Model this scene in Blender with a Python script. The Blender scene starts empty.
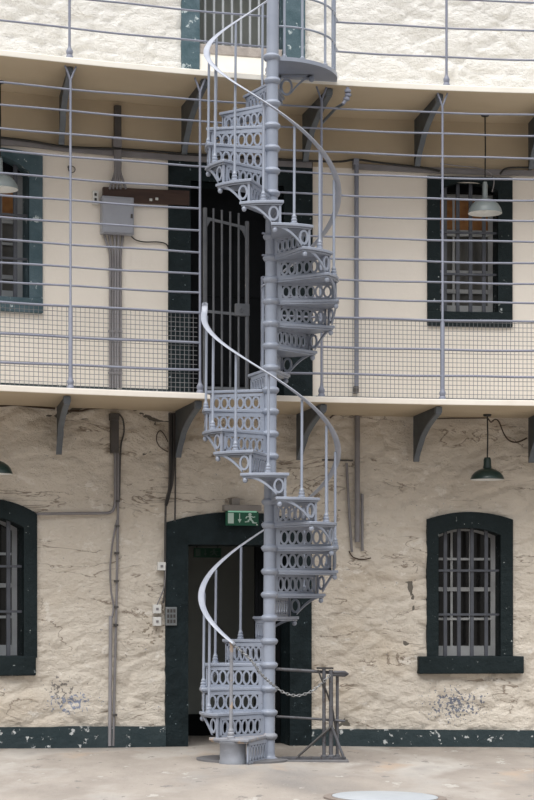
import bpy, bmesh, math, random
from mathutils import Vector, Matrix, noise
R = math.radians
random.seed(7)
scn = bpy.context.scene
COL = scn.collection

# ------------------------------------------------------------------ camera model
F = 1955.0            # focal length in pixels of the 534x800 frame
D0 = 17.0             # camera to newel column, metres
EYE = 1.287
HOR = 609.0           # horizon row
CX = -0.026

def at(px, py, Y):
    d = Y + D0
    return Vector((CX + (px-267)*d/F, Y, EYE + (HOR-py)*d/F))
def edge(u):  return .62 + .245*u - .033*u*u       # slightly curved gallery line
def wallY(u): return edge(u) + 1.15
def wp(p):                                          # (along wall, out of wall, height) -> world
    u, n, z = p
    s = .245 - .066*u
    l = math.hypot(1, s)
    return Vector((u + n*s/l, wallY(u) - n/l, z))
def wpx(px, py, n=0.0):                             # photo position on the shell at distance n from the wall
    u = 0.0
    for _ in range(30):
        w = wp((u, n, 0))
        want = CX + (px-267)*(w.y+D0)/F
        u += .8*(want - w.x)
    w = wp((u, n, 0))
    return u, EYE + (HOR-py)*(w.y+D0)/F
def WU(px, n=0.0): return wpx(px, 400, n)[0]
def WZ(px, py, n=0.0): return wpx(px, py, n)[1]

def floor_z(x, y): return -.03 - .0147*x

# ------------------------------------------------------------------ mesh builder
class MB:
    def __init__(s): s.v = []; s.f = []
    def add(s, vs, fs):
        o = len(s.v); s.v += [Vector(v) for v in vs]; s.f += [[i+o for i in f] for f in fs]; return s
    def box(s, a, b):
        x0, y0, z0 = a; x1, y1, z1 = b
        return s.add([(x0,y0,z0),(x1,y0,z0),(x1,y1,z0),(x0,y1,z0),(x0,y0,z1),(x1,y0,z1),(x1,y1,z1),(x0,y1,z1)],
                     [(0,3,2,1),(4,5,6,7),(0,1,5,4),(1,2,6,5),(2,3,7,6),(3,0,4,7)])
    def strip_box(s, a, b, n, ax=0):                 # box subdivided along one axis, for bent things
        vs = []; fs = []
        for i in range(n+1):
            t = i/n
            c = [(a[k], b[k]) for k in range(3)]
            p = a[ax] + (b[ax]-a[ax])*t
            o = [k for k in range(3) if k != ax]
            for (i1, i2) in ((0,0),(1,0),(1,1),(0,1)):
                q = [0,0,0]; q[ax] = p; q[o[0]] = c[o[0]][i1]; q[o[1]] = c[o[1]][i2]; vs.append(q)
        for i in range(n):
            for k in range(4):
                k2 = (k+1) % 4
                fs.append((i*4+k, i*4+k2, i*4+4+k2, i*4+4+k))
        fs += [(0,1,2,3), tuple(n*4+k for k in (3,2,1,0))]
        return s.add(vs, fs)
    def tube(s, path, r, n=8, caps=True, sx=1.0, sz=1.0):
        P = [Vector(p) for p in path]; m = len(P)
        up = None; vs = []
        for i, p in enumerate(P):
            t = (P[min(i+1, m-1)] - P[max(i-1, 0)]).normalized()
            if up is None:
                up = Vector((0,0,1)) if abs(t.z) < .9 else Vector((0,1,0))
            a = t.cross(up)
            if a.length < 1e-6: a = t.orthogonal()
            a.normalize(); b = a.cross(t).normalized()
            if abs(t.z) >= .9 or m > 2: up = b
            rr = r[i] if isinstance(r, (list, tuple)) else r
            for k in range(n):
                w = 2*math.pi*k/n
                vs.append(p + a*math.cos(w)*rr*sx + b*math.sin(w)*rr*sz)
        fs = []
        for i in range(m-1):
            for k in range(n):
                k2 = (k+1) % n
                fs.append((i*n+k, i*n+k2, (i+1)*n+k2, (i+1)*n+k))
        if caps: fs += [tuple(range(n))[::-1], tuple((m-1)*n+k for k in range(n))]
        return s.add(vs, fs)
    def lathe(s, prof, c=(0,0,0), n=20):             # prof: (radius, z) from bottom to top
        c = Vector(c); vs = []; fs = []
        for r, z in prof:
            for k in range(n):
                w = 2*math.pi*k/n
                vs.append(c + Vector((r*math.cos(w), r*math.sin(w), z)))
        for i in range(len(prof)-1):
            for k in range(n):
                k2 = (k+1) % n
                fs.append((i*n+k, i*n+k2, (i+1)*n+k2, (i+1)*n+k))
        fs += [tuple(range(n))[::-1], tuple((len(prof)-1)*n+k for k in range(n))]
        return s.add(vs, fs)
    def prism(s, poly, fn, t0, t1):                  # polygon (a,b) extruded from t0 to t1; fn(a,b,t) -> point
        m = len(poly)
        vs = [fn(a, b, t0) for a, b in poly] + [fn(a, b, t1) for a, b in poly]
        fs = [tuple(range(m))[::-1], tuple(range(m, 2*m))] + [(i, (i+1) % m, m+(i+1) % m, m+i) for i in range(m)]
        return s.add(vs, fs)
    def ribbon(s, inner, outer, fn, t0, t1, closed=False):   # band between two equal-length contours, extruded
        m = len(inner); vs = []
        for t in (t0, t1):
            vs += [fn(a, b, t) for a, b in inner] + [fn(a, b, t) for a, b in outer]
        fs = []
        rng = range(m if closed else m-1)
        for i in rng:
            j = (i+1) % m
            fs += [(i, j, m+j, m+i), (2*m+i, 3*m+i, 3*m+j, 2*m+j), (i, 2*m+i, 2*m+j, j), (m+i, m+j, 3*m+j, 3*m+i)]
        if not closed:
            fs += [(0, m, 3*m, 2*m), (m-1, 3*m-1, 4*m-1, 2*m-1)]
        return s.add(vs, fs)
    def ring(s, a, b, rx, rz, w, fn, t0, t1, n=18):
        inner = [(a+(rx-w)*math.cos(2*math.pi*k/n), b+(rz-w)*math.sin(2*math.pi*k/n)) for k in range(n)]
        outer = [(a+rx*math.cos(2*math.pi*k/n), b+rz*math.sin(2*math.pi*k/n)) for k in range(n)]
        return s.ribbon(inner, outer, fn, t0, t1, True)
    def rect(s, a0, b0, a1, b1, fn, t0, t1, n=1):
        poly = [(a0+(a1-a0)*i/n, b0) for i in range(n+1)] + [(a1-(a1-a0)*i/n, b1) for i in range(n+1)]
        return s.prism(poly, fn, t0, t1)
    def warp(s, fn): s.v = [Vector(fn(v)) for v in s.v]; return s
    def build(s, name, mat, parent=None, origin=None, smooth=40, bevel=0):
        me = bpy.data.meshes.new(name)
        o = bpy.data.objects.new(name, me)
        base = Vector(parent.get('_w', (0,0,0))) if parent else Vector((0,0,0))
        org = Vector(origin) if origin is not None else (Vector((0,0,0)) if parent else Vector((0,0,0)))
        if parent is not None and origin is None: org = base
        me.from_pydata([tuple(v - org) for v in s.v], [], s.f)
        bm = bmesh.new(); bm.from_mesh(me)
        bmesh.ops.remove_doubles(bm, verts=bm.verts, dist=1e-5)
        bmesh.ops.recalc_face_normals(bm, faces=bm.faces)
        for f in bm.faces: f.smooth = bool(smooth)
        bm.to_mesh(me); bm.free()
        if smooth: me.set_sharp_from_angle(angle=R(smooth))
        me.materials.append(mat)
        if parent is not None:
            o.parent = parent; o.location = org - base
        else:
            o.location = org
        o['_w'] = tuple(org)
        COL.objects.link(o)
        if bevel:
            b = o.modifiers.new('bevel', 'BEVEL'); b.width = bevel; b.segments = 2; b.limit_method = 'ANGLE'
        return o

def tag(o, label=None, cat=None, group=None, kind=None):
    if label: o['label'] = label
    if cat: o['category'] = cat
    if group: o['group'] = group
    if kind: o['kind'] = kind
    return o
def thing(name, loc, label, cat, group=None):
    o = bpy.data.objects.new(name, None); o.empty_display_size = .1
    o.location = loc; o['_w'] = tuple(loc); COL.objects.link(o)
    return tag(o, label, cat, group)
def struct(o, label, cat='structure'): return tag(o, label, cat, None, 'structure')

# ------------------------------------------------------------------ materials
def nd(nt, t, **kw):
    n = nt.nodes.new(t)
    for k, v in kw.items(): setattr(n, k, v)
    return n
def material(name, c1, c2=None, scale=3.0, stretch=(1,1,1), rough=.6, metal=0.0, bump=0.0, bscale=30.0,
             bdist=.02, chip=None, chipscale=8.0, chipth=.68, chip2=None, chip2scale=20, chip2th=.7, spec=.4, detail=6, blotch=None, crack=None, zones=None):
    m = bpy.data.materials.new(name); m.use_nodes = True
    nt = m.node_tree; nt.nodes.clear(); L = nt.links.new
    out = nd(nt, 'ShaderNodeOutputMaterial'); bs = nd(nt, 'ShaderNodeBsdfPrincipled')
    L(bs.outputs[0], out.inputs[0])
    bs.inputs['Roughness'].default_value = rough; bs.inputs['Metallic'].default_value = metal
    bs.inputs['Specular IOR Level'].default_value = spec
    geo = nd(nt, 'ShaderNodeNewGeometry')
    mp = nd(nt, 'ShaderNodeMapping'); mp.inputs['Scale'].default_value = stretch
    L(geo.outputs['Position'], mp.inputs[0])
    def nz(sc, det=detail, ro=.6, vec=mp.outputs[0], dist=0.0):
        n = nd(nt, 'ShaderNodeTexNoise'); n.inputs['Scale'].default_value = sc
        n.inputs['Detail'].default_value = det; n.inputs['Roughness'].default_value = ro
        n.inputs['Distortion'].default_value = dist
        L(vec, n.inputs['Vector']); return n.outputs[0]
    def ramp(src, a, b):
        r = nd(nt, 'ShaderNodeMapRange'); r.inputs[1].default_value = a; r.inputs[2].default_value = b
        L(src, r.inputs[0]); return r.outputs[0]
    def math_(op, a, b):
        n = nd(nt, 'ShaderNodeMath', operation=op)
        for i, v in enumerate((a, b)):
            if hasattr(v, 'is_linked') or hasattr(v, 'links'): L(v, n.inputs[i])
            elif v is not None: n.inputs[i].default_value = v
        return n.outputs[0]
    def mix(fac, a, b):
        n = nd(nt, 'ShaderNodeMix', data_type='RGBA')
        L(fac, n.inputs[0])
        for i, v in ((6, a), (7, b)):
            if isinstance(v, tuple): n.inputs[i].default_value = (*v, 1)
            else: L(v, n.inputs[i])
        return n.outputs[2]
    c2 = c2 or tuple(x*.85 for x in c1)
    col = mix(ramp(nz(scale), .35, .65), c1, c2)
    if blotch:                                       # big soft-edged stains: (colour, scale, lo, hi)
        for (bc, bsx, lo, hi) in blotch:
            col = mix(ramp(nz(bsx, 4, .55), lo, hi), col, bc)
    if crack:                                        # thin wandering dirty lines: (colour, scale, width, mask scale, mask threshold)
        cc, cs, cw, ms, mt = crack
        v2 = nd(nt, 'ShaderNodeMapping'); v2.inputs['Scale'].default_value = (1, 1, 3.6)
        L(geo.outputs['Position'], v2.inputs[0])
        d = math_('ABSOLUTE', math_('SUBTRACT', nz(cs, 5, .55, v2.outputs[0], .6), .5), 0.0)
        ln = ramp(d, cw, cw*.25)
        mk = ramp(nz(ms, 3, .5, v2.outputs[0]), mt, mt+.06)
        col = mix(math_('MULTIPLY', math_('MULTIPLY', ln, mk), .75), col, cc)
    if chip:
        col = mix(ramp(nz(chipscale, 5, .65), chipth, chipth+.03), col, chip)
    if chip2:
        col = mix(ramp(nz(chip2scale, 5, .7), chip2th, chip2th+.03), col, chip2)
    if zones:                                        # flaked patches: (centre, radius, colour, noise scale, threshold)
        for (c, rr, zc, zs, zt) in zones:
            sub = nd(nt, 'ShaderNodeVectorMath', operation='SUBTRACT'); L(geo.outputs['Position'], sub.inputs[0]); sub.inputs[1].default_value = c
            mul = nd(nt, 'ShaderNodeVectorMath', operation='DIVIDE'); L(sub.outputs[0], mul.inputs[0]); mul.inputs[1].default_value = rr
            ln = nd(nt, 'ShaderNodeVectorMath', operation='LENGTH'); L(mul.outputs[0], ln.inputs[0])
            fall = ramp(ln.outputs['Value'], 1.0, .1)
            v = math_('ADD', math_('MULTIPLY', fall, .24), nz(zs, 4, .6, geo.outputs['Position']))
            col = mix(ramp(v, zt, zt+.025), col, zc)
    L(col, bs.inputs['Base Color'])
    if bump:
        b = nd(nt, 'ShaderNodeBump'); b.inputs['Strength'].default_value = bump; b.inputs['Distance'].default_value = bdist
        L(nz(bscale, 8, .65), b.inputs['Height']); L(b.outputs[0], bs.inputs['Normal'])
    return m
def emit(name, c, s):
    m = bpy.data.materials.new(name); m.use_nodes = True
    b = m.node_tree.nodes['Principled BSDF']
    b.inputs['Base Color'].default_value = (*c, 1); b.inputs['Emission Color'].default_value = (*c, 1)
    b.inputs['Emission Strength'].default_value = s
    return m

uF = lambda px, py: tuple(wp((*[wpx(px, py)[0]], 0, wpx(px, py)[1])))
M = {}
M['limewash'] = material('limewash_rubble', (.735,.672,.585), (.68,.615,.53), 1.3, (1,1,1.5), .9, bump=.75, bscale=13, bdist=.06, spec=.1,
    crack=((.20,.15,.11), 1.3, .013, 1.0, .50), blotch=[((.62,.53,.42), .7, .55, .75)], chip=(.27,.22,.18), chipscale=13, chipth=.765,
    chip2=(.78,.725,.65), chip2scale=5, chip2th=.60,
    zones=[(uF(455,705), (.50,.5,.26), (.20,.215,.26), 36, .70), (uF(70,703), (.40,.5,.20), (.30,.33,.42), 32, .72),
           (uF(62,690), (.3,.5,.25), (.27,.25,.23), 26, .745), (uF(150,630), (.4,.5,.45), (.33,.28,.22), 26, .79)])
M['whitewash'] = material('white_rubble', (.785,.765,.73), (.74,.72,.68), 2, (1,1,1.4), .9, bump=.8, bscale=12, bdist=.06, spec=.1,
    crack=((.55,.52,.46), 1.5, .010, 1.3, .56))
M['plaster'] = material('cream_plaster', (.83,.775,.705), (.80,.745,.67), 1.2, (1,1,1), .85, bump=.12, bscale=12, spec=.15,
    chip=(.55,.48,.39), chipscale=5, chipth=.73)
M['tan'] = material('tan_paint_and_shade', (.54,.455,.335), (.50,.415,.30), 1.5, (1,1,1), .85, bump=.08, bscale=10, spec=.15)  # soffit paint, also used as painted shade on the middle wall
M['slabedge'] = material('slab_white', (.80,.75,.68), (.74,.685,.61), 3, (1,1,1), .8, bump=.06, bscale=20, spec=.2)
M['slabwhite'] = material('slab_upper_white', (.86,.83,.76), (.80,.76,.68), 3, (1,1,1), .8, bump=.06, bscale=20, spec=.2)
M['green'] = material('dark_green_paint', (.011,.018,.020), (.016,.025,.028), 2.5, (1,1,1), .6, bump=.6, bscale=14, bdist=.04, chip=(.42,.46,.46), chipscale=21, chipth=.668, spec=.15)
M['green2'] = material('weathered_green_paint', (.009,.0155,.018), (.016,.026,.030), 6, (1,1,1), .6, bump=.6, bscale=14, bdist=.04, chip=(.30,.38,.42), chipscale=22, chipth=.672, spec=.15)
M['bluegreen'] = material('faded_green_paint', (.05,.088,.105), (.09,.135,.16), 6, (1,1,1), .6, bump=.45, bscale=22, chip=(.42,.48,.5), chipscale=11, chipth=.62, spec=.2)
M['base'] = material('baseboard_paint', (.030,.046,.052), (.045,.062,.068), 3, (1,1,1), .6, bump=.5, bscale=14, bdist=.04, chip=(.55,.57,.57), chipscale=11, chipth=.605, spec=.15)
M['iron'] = material('stair_grey_paint', (.29,.322,.392), (.25,.28,.345), 5, (1,1,1), .34, bump=.05, bscale=40, chip=(.15,.15,.165), chipscale=16, chipth=.70, spec=.6)
M['rail'] = material('rail_grey_paint', (.235,.25,.31), (.20,.215,.27), 6, (1,1,1), .45, chip=(.55,.55,.57), chipscale=20, chipth=.72, spec=.45)
M['railtop'] = material('handrail_paint', (.42,.445,.51), (.34,.365,.43), 5, (1,1,1), .35, chip=(.2,.2,.22), chipscale=25, chipth=.73, spec=.5)
M['mesh'] = material('mesh_wire', (.23,.23,.24), (.19,.19,.20), 9, (1,1,1), .5, metal=.4)
M['gate'] = material('gate_iron', (.115,.12,.13), (.08,.085,.095), 8, (1,1,1), .5, spec=.4, chip=(.33,.3,.28), chipscale=20, chipth=.7)
M['bracket'] = material('bracket_web', (.05,.06,.068), (.075,.085,.095), 7, (1,1,1), .55, spec=.35)
M['bracket2'] = material('bracket_flange', (.14,.16,.18), (.11,.125,.145), 7, (1,1,1), .5, spec=.4)
M['bar'] = material('window_bar_iron', (.085,.092,.11), (.065,.07,.085), 8, (1,1,1), .5, spec=.4)
M['sash'] = material('sash_paint', (.48,.49,.495), (.40,.41,.415), 6, (1,1,1), .55)
M['sashgrey'] = material('sash_grey_paint', (.40,.42,.44), (.34,.36,.38), 6, (1,1,1), .55)
M['glass'] = material('dusty_glass', (.012,.012,.013), (.02,.019,.018), 2, (1,1,1), .12, spec=.5)
M['dusty'] = material('grimy_glass', (.10,.095,.085), (.06,.058,.052), 3, (1,1,1), .25, spec=.5)
M['board'] = material('orange_chipboard', (.42,.20,.07), (.26,.11,.04), 9, (1,1,1), .8)
M['dark'] = material('interior_paint', (.15,.135,.115), (.12,.108,.09), 2, (1,1,1), .9)
M['black'] = material('black_door', (.006,.007,.008), (.009,.010,.012), 5, (1,1,1), .7, spec=.08, chip=(.06,.065,.075), chipscale=16, chipth=.72)
M['conduit'] = material('conduit_grey', (.235,.225,.235), (.19,.18,.185), 6, (1,1,1), .5)
M['dkpipe'] = material('dark_conduit', (.085,.078,.075), (.06,.055,.052), 6, (1,1,1), .5)
M['tubepale'] = material('pale_conduit', (.30,.29,.31), (.25,.24,.25), 6, (1,1,1), .5)
M['cable'] = material('black_cable', (.02,.02,.02), (.03,.028,.026), 5, (1,1,1), .5)
M['brown'] = material('brown_cable', (.075,.05,.033), (.055,.036,.025), 5, (1,1,1), .6)
M['wood'] = material('dark_stained_wood', (.045,.024,.018), (.065,.036,.026), 4, (1,1,8), .6, bump=.2, bscale=10, chip=(.45,.42,.4), chipscale=12, chipth=.74)
M['box'] = material('grey_box_enamel', (.34,.355,.40), (.30,.315,.36), 4, (1,1,1), .45, chip=(.42,.42,.44), chipscale=8, chipth=.68)
M['white'] = material('white_plastic', (.72,.72,.70), (.66,.66,.64), 8, (1,1,1), .4)
M['greyp'] = material('keypad_metal', (.28,.30,.31), (.24,.26,.27), 8, (1,1,1), .4, metal=.5)
M['lampgreen'] = material('green_enamel', (.016,.036,.033), (.022,.046,.042), 6, (1,1,1), .28, spec=.5)
M['lampgrey'] = material('grey_enamel', (.235,.27,.275), (.205,.24,.245), 6, (1,1,1), .32, spec=.5)
M['lampwhite'] = material('white_enamel', (.82,.83,.82), (.78,.79,.78), 6, (1,1,1), .3)
M['floor'] = material('dusty_flagstone', (.385,.345,.305), (.295,.262,.232), 1.9, (1,.42,1), .85, bump=.5, bscale=16, bdist=.04, spec=.15,
    blotch=[((.45,.42,.385), 1.1, .50, .64), ((.205,.19,.18), .55, .55, .70), ((.42,.335,.265), 1.4, .60, .72)], chip=(.45,.425,.39), chipscale=4, chipth=.63, chip2=(.235,.215,.20), chip2scale=6, chip2th=.625)
M['gravel'] = material('grey_steel_plate', (.13,.13,.14), (.17,.165,.17), 5, (1,1,1), .6)
M['worn'] = material('rusty_worn_iron', (.30,.31,.345), (.24,.25,.28), 14, (1,1,1), .6, chip=(.42,.33,.26), chipscale=9, chipth=.56)
M['cover'] = material('pale_blue_cover', (.46,.49,.52), (.40,.43,.46), 3, (1,1,1), .4)
M['coverrim'] = material('cover_rim', (.20,.165,.145), (.26,.22,.19), 8, (1,1,1), .7)
M['barrier'] = material('worn_barrier_iron', (.105,.108,.122), (.075,.075,.082), 9, (1,1,1), .5, chip=(.06,.05,.05), chipscale=24, chipth=.58)
M['barrierdark'] = material('dark_barrier_iron', (.04,.038,.038), (.06,.055,.053), 9, (1,1,1), .55)
M['chain'] = material('galvanised_chain', (.42,.43,.44), (.32,.33,.34), 12, (1,1,1), .38, metal=.7)
M['signgreen'] = emit('exit_sign_green', (.002,.06,.03), .12)
M['signwhite'] = emit('exit_sign_white', (.40,.50,.45), .05)
M['signtube'] = emit('exit_sign_glow', (.25,.55,.40), .25)
M['housing'] = material('sign_housing', (.20,.185,.17), (.24,.22,.205), 5, (1,1,1), .5)
M['sill'] = material('concrete_sill', (.38,.34,.31), (.28,.25,.23), 12, (1,1,1), .85, bump=.3, bscale=30)
M['int_upper'] = material('upper_interior', (.33,.35,.33), (.28,.30,.28), 2, (1,1,1), .9)
M['signgreendim'] = material('unlit_sign_green', (.006,.085,.045), (.005,.07,.038), 6, (1,1,1), .5)
M['signwhitedim'] = material('unlit_sign_white', (.10,.16,.13), (.09,.14,.115), 6, (1,1,1), .5)
M['haze_pane'] = material('grey_green_glass', (.20,.21,.19), (.16,.17,.155), 2, (1,1,1), .3)
M['drum'] = material('step_drum_paint', (.25,.265,.30), (.19,.20,.225), 7, (1,1,1), .5, bump=.2, bscale=30, chip=(.34,.33,.33), chipscale=12, chipth=.64)

# ------------------------------------------------------------------ the setting
U0, U1 = -4.6, 4.6
Z_SLAB1, Z_SOF1 = 3.215, 3.160
Z_SLAB2, Z_SOF2 = 6.100, 6.045
NSLAB = 1.12
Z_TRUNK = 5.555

def rubble(u, z, seed, amp):
    w = noise.noise_vector(Vector((u*1.7, seed, z*1.7)))*.22
    p = Vector((u*2.3 + w.x, seed*3.1, z*4.6 + w.z))
    d, _ = noise.voronoi(p)
    e = min(1.0, (d[1]-d[0])/.16)
    h = -1.25*(1-e)**1.4 + .8*noise.noise(Vector((u*3.1, seed+9, z*6)))+ .8*noise.fractal(Vector((u*7, seed, z*11)), 1.0, 2.0, 4)
    m = .55 + .45*noise.noise(Vector((u*.9, seed+4, z*.9)))
    return amp*h*max(.2, m)

def wall(name, z0, z1, holes, mat, label, step, disp=None, mats=None, zlines=()):
    def lines(a, b, extra):
        n = int(round((b-a)/step)); L = [a+(b-a)*i/n for i in range(n+1)]
        for e in extra:
            k = min(range(len(L)), key=lambda i: abs(L[i]-e)); 
            if 0 < k < len(L)-1: L[k] = e
        return L
    us = lines(U0, U1, [h[0] for h in holes]+[h[1] for h in holes])
    zs = lines(z0, z1, [h[2] for h in holes]+[h[3] for h in holes]+list(zlines))
    mb = MB(); nz = len(zs); vs = []
    for u in us:
        for z in zs: vs.append(wp((u, disp(u, z) if disp else 0.0, z)))
    fs = []
    for i in range(len(us)-1):
        uc = (us[i]+us[i+1])/2
        for k in range(nz-1):
            zc = (zs[k]+zs[k+1])/2
            if any(h[0] < uc < h[1] and h[2] < zc < h[3] for h in holes): continue
            a = i*nz+k; fs.append((a, a+nz, a+nz+1, a+1))
    mb.add(vs, fs)
    o = mb.build(name, mat, smooth=180)
    for e in mats or []:
        o.data.materials.append(e[0])
        for p in o.data.polygons:
            if e[1](p): p.material_index = len(o.data.materials)-1
    return struct(o, label)

def hole(pl, pr, yt, yb, pc=None):
    c = (pl+pr)/2
    return (WU(pl), WU(pr), WZ(c, yb), WZ(c, yt))
h_w1 = hole(438, 500, 527, 658)          # lower right window
h_w2 = hole(-42, 23, 516, 658)           # lower left window
h_w3 = hole(439.5, 497.5, 182, 313)      # middle right window
h_w4 = hole(-44, 28.5, 155, 297)         # middle left window
h_d1 = list(hole(187.5, 289, 545, 748)); h_d1[2] = -.3
h_d2 = list(hole(190, 283, 184, 392)); h_d2[2] = Z_SLAB1-.02
h_w5 = list(hole(199, 282, -60, 47))

wall('wall_lower', -.25, Z_SOF1+.02, [h_w1, h_w2, h_d1], M['limewash'], 'cream limewashed rubble stone wall at courtyard level', .024, lambda u, z: rubble(u, z, 1.3, .034))
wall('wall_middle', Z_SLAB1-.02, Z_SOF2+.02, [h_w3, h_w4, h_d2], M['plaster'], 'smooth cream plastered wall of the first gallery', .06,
     lambda u, z: .006*noise.noise(Vector((u*1.5, 5, z*1.5))), [(M['tan'], lambda p: p.center.z > Z_TRUNK)], (Z_TRUNK,))  # tan band above the trunking: shade under the slab put into the colour
wall('wall_upper', Z_SLAB2-.02, 8.9, [h_w5], M['whitewash'], 'white limewashed rubble stone wall of the top gallery', .024, lambda u, z: rubble(u, z, 7.7, .026))

# rooms behind the wall
inn = MB()
inn.strip_box((U0,-3.2,-.3), (U1,-3.0,9.0), 12)
for a in (U0, U1-.1): inn.box((a,-3.1,-.3), (a+.1,-.02,9.0))
for z in (Z_SOF1-.10, Z_SOF2-.08, 8.85): inn.strip_box((U0,-3.1,z), (U1,-.03,z+.12), 12)
for px in (-75, 150, 345, 410, 560):
    u = WU(px); inn.box((u-.06,-3.1,-.3), (u+.06,-.03,9.0))
inn.warp(wp)
struct(inn.build('wall_inner', M['dark'], smooth=0), 'dark walls of the rooms behind the courtyard wall')

# gallery floors
def slab(name, z0, z1, label, em, sof):
    mb = MB().strip_box((U0,-.02,z0), (U1,NSLAB,z1), 60).warp(wp)
    o = mb.build(name, em, smooth=0, bevel=.008)
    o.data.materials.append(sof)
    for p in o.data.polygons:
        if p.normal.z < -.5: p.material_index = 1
    return struct(o, label)
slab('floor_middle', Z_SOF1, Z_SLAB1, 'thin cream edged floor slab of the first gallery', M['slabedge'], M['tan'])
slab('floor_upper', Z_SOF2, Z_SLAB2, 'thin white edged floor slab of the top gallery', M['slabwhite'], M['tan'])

# courtyard floor
g = MB(); xs = [-14+28*i/70 for i in range(71)]; ys = [-26+34*i/85 for i in range(86)]
g.add([(x, y, floor_z(x, y) + .012*noise.noise(Vector((x*.8, y*.8, 0)))*(0 if abs(x) < 1 and abs(y) < 1 else 1)) for x in xs for y in ys],
      [(i*86+k, i*86+86+k, i*86+87+k, i*86+k+1) for i in range(70) for k in range(85)])
struct(g.build('floor', M['floor'], smooth=180), 'dusty worn flagstone floor of the courtyard')

# baseboards (painted plinth)
def plinth(name, ua, ub, za, zb, n, mat, label, follow=True):
    mb = MB().strip_box((ua,-.05,za), (ub,n,zb), 24)
    for v in mb.v:
        if follow: 
            t = noise.noise(Vector((v.x*3, 2, 1)))*.008
            v.z = floor_z(v.x, 0) + (v.z - 0) + (t if v.z > .1 else 0)
    mb.warp(wp)
    return struct(mb.build(name, mat, smooth=30), label)
plinth('baseboard_left', U0, WU(165), -.2, .195, .035, M['base'], 'dark green painted plinth left of the courtyard doorway')
plinth('baseboard_right', WU(311), U1, -.2, .165, .035, M['base'], 'dark green chipped plinth right of the courtyard doorway')
plinth('baseboard_upper_left', U0, WU(168), Z_SLAB1-.01, Z_SLAB1+.15, .012, M['base'], 'dark green skirting on the first gallery, left of its doorway', False)
plinth('baseboard_upper_right', WU(312), U1, Z_SLAB1-.01, Z_SLAB1+.13, .012, M['base'], 'dark green skirting on the first gallery, right of its doorway', False)

# surrounds, windows, doors
def contour(ua, ub, zb, zs, rise, N=14):
    """up the left side, over a segmental arch, down the right side"""
    pts = [(ua, zb + (zs-zb)*i/4) for i in range(4)]
    for i in range(N+1):
        t = i/N
        pts.append((ua + (ub-ua)*t, zs + rise*(1-(2*t-1)**2)))
    pts += [(ub, zs - (zs-zb)*i/4) for i in range(1, 5)]
    return pts
wf = lambda a, b, t: wp((a, t, b))
def surround(mb, ci, co, nf, nb=-.03, reveal=-.34):
    m = len(ci)
    mb.ribbon(ci, co, wf, nb, nf)
    cin = [(a, b) for a, b in ci]
    vs = [wf(a, b, nf) for a, b in cin] + [wf(a, b, reveal) for a, b in cin]
    mb.add(vs, [(i, i+1, m+i+1, m+i) for i in range(m-1)])
    return mb

def window(name, label, pc, uo0, uo1, ui0, ui1, yco, ypo, ysi, ypi, ybi, ysill, sl0, sl1, mat, bars, cross, sash, hx, vx, sillproud, glass, board=None, barmat=None, ytop=None):
    zc = lambda y: WZ(pc, y)
    co = contour(uo0, uo1, zc(ybi)-.01, zc(yco), zc(ypo)-zc(yco))
    ci = contour(ui0, ui1, zc(ybi)-.01, zc(ysi), zc(ypi)-zc(ysi))
    mb = surround(MB(), ci, co, .028)
    loc = wp(((uo0+uo1)/2, 0, zc(ysill)))
    w = mb.build(name, mat, origin=loc, smooth=30)
    struct(w, label)
    sb = MB().strip_box((sl0,-.36,zc(ysill)), (sl1,sillproud,zc(ybi)+.008), 8).warp(wp)
    sb.build('window_sill', mat, w, smooth=0, bevel=.01)
    # sash frame
    nS = -.24; zt = zc(ypi); zb = zc(ybi); st = .045
    fr = MB()
    zs_, rs_ = (zc(ysi), zc(ypi)-zc(ysi)) if not ytop else (zc(ytop), 0.0)
    fi = contour(ui0+st, ui1-st, zb+.10, zs_-.02, rs_)
    fo = contour(ui0-.01, ui1+.01, zb, zs_+.02, rs_)
    if ytop: zt = zs_ + .02
    fr.ribbon(fi, fo, wf, nS-.03, nS+.02)
    fr.rect(ui0, zb-.01, ui1, zb+.105, wf, nS-.03, nS+.02)
    for (y, th) in hx: fr.rect(ui0+st*.5, zc(y)-th, ui1-st*.5, zc(y)+th, wf, nS-.025, nS+.022)
    for f in vx:
        u = ui0 + (ui1-ui0)*f; fr.rect(u-.011, zb+.05, u+.011, zt-.03, wf, nS-.025, nS+.012)
    fr.build('sash_frame', sash, w, smooth=0)
    if ytop: MB().rect(ui0-.02, zt, ui1+.02, zc(ypi)+.05, wf, nS-.05, nS+.10, 4).build('lintel', M['black'], w, smooth=0)
    gp = MB().rect(ui0, zb, ui1, zt, wf, nS-.016, nS-.008, 6)
    gp.build('glass_pane', glass, w, smooth=0)
    if board:
        z0, z1 = zc(board[1]), zc(board[0])
        MB().rect(ui0+st, z0, ui1-st, z1, wf, nS-.006, nS+.004, 6).build('board_panel', M['board'], w, smooth=0)
    nb = -.07
    for f in bars:
        u = ui0 + (ui1-ui0)*f
        t = (u-ui0)/(ui1-ui0); ztop = zc(ysi) + (zc(ypi)-zc(ysi))*(1-(2*t-1)**2)
        MB().box((u-.017, nb-.012, zb-.01), (u+.017, nb+.012, ztop+.01)).warp(wp).build('iron_bar', barmat or M['bar'], w, smooth=0)
    for y in cross:
        MB().rect(ui0-.015, zc(y)-.011, ui1+.015, zc(y)+.011, lambda a, b, t: wp((a, t, b)), nb+.012, nb+.026, 4).build('cross_bar', barmat or M['bar'], w, smooth=0)
    return w
bf = (.14, .36, .57, .80)
window('window_1', 'barred arched window in dark green surround at courtyard level, right of the stair', 469,
       WU(426.5), WU(512.5), h_w1[0], h_w1[1], 519.5, 512, 535, 528, 657, 673.5, WU(417.5), WU(522.5), M['green'], bf, (570.5, 614.5), M['sash'],
       ((558.5,.012),(589,.02),(619,.012)), (.30,.60), .075, M['glass'])
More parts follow.
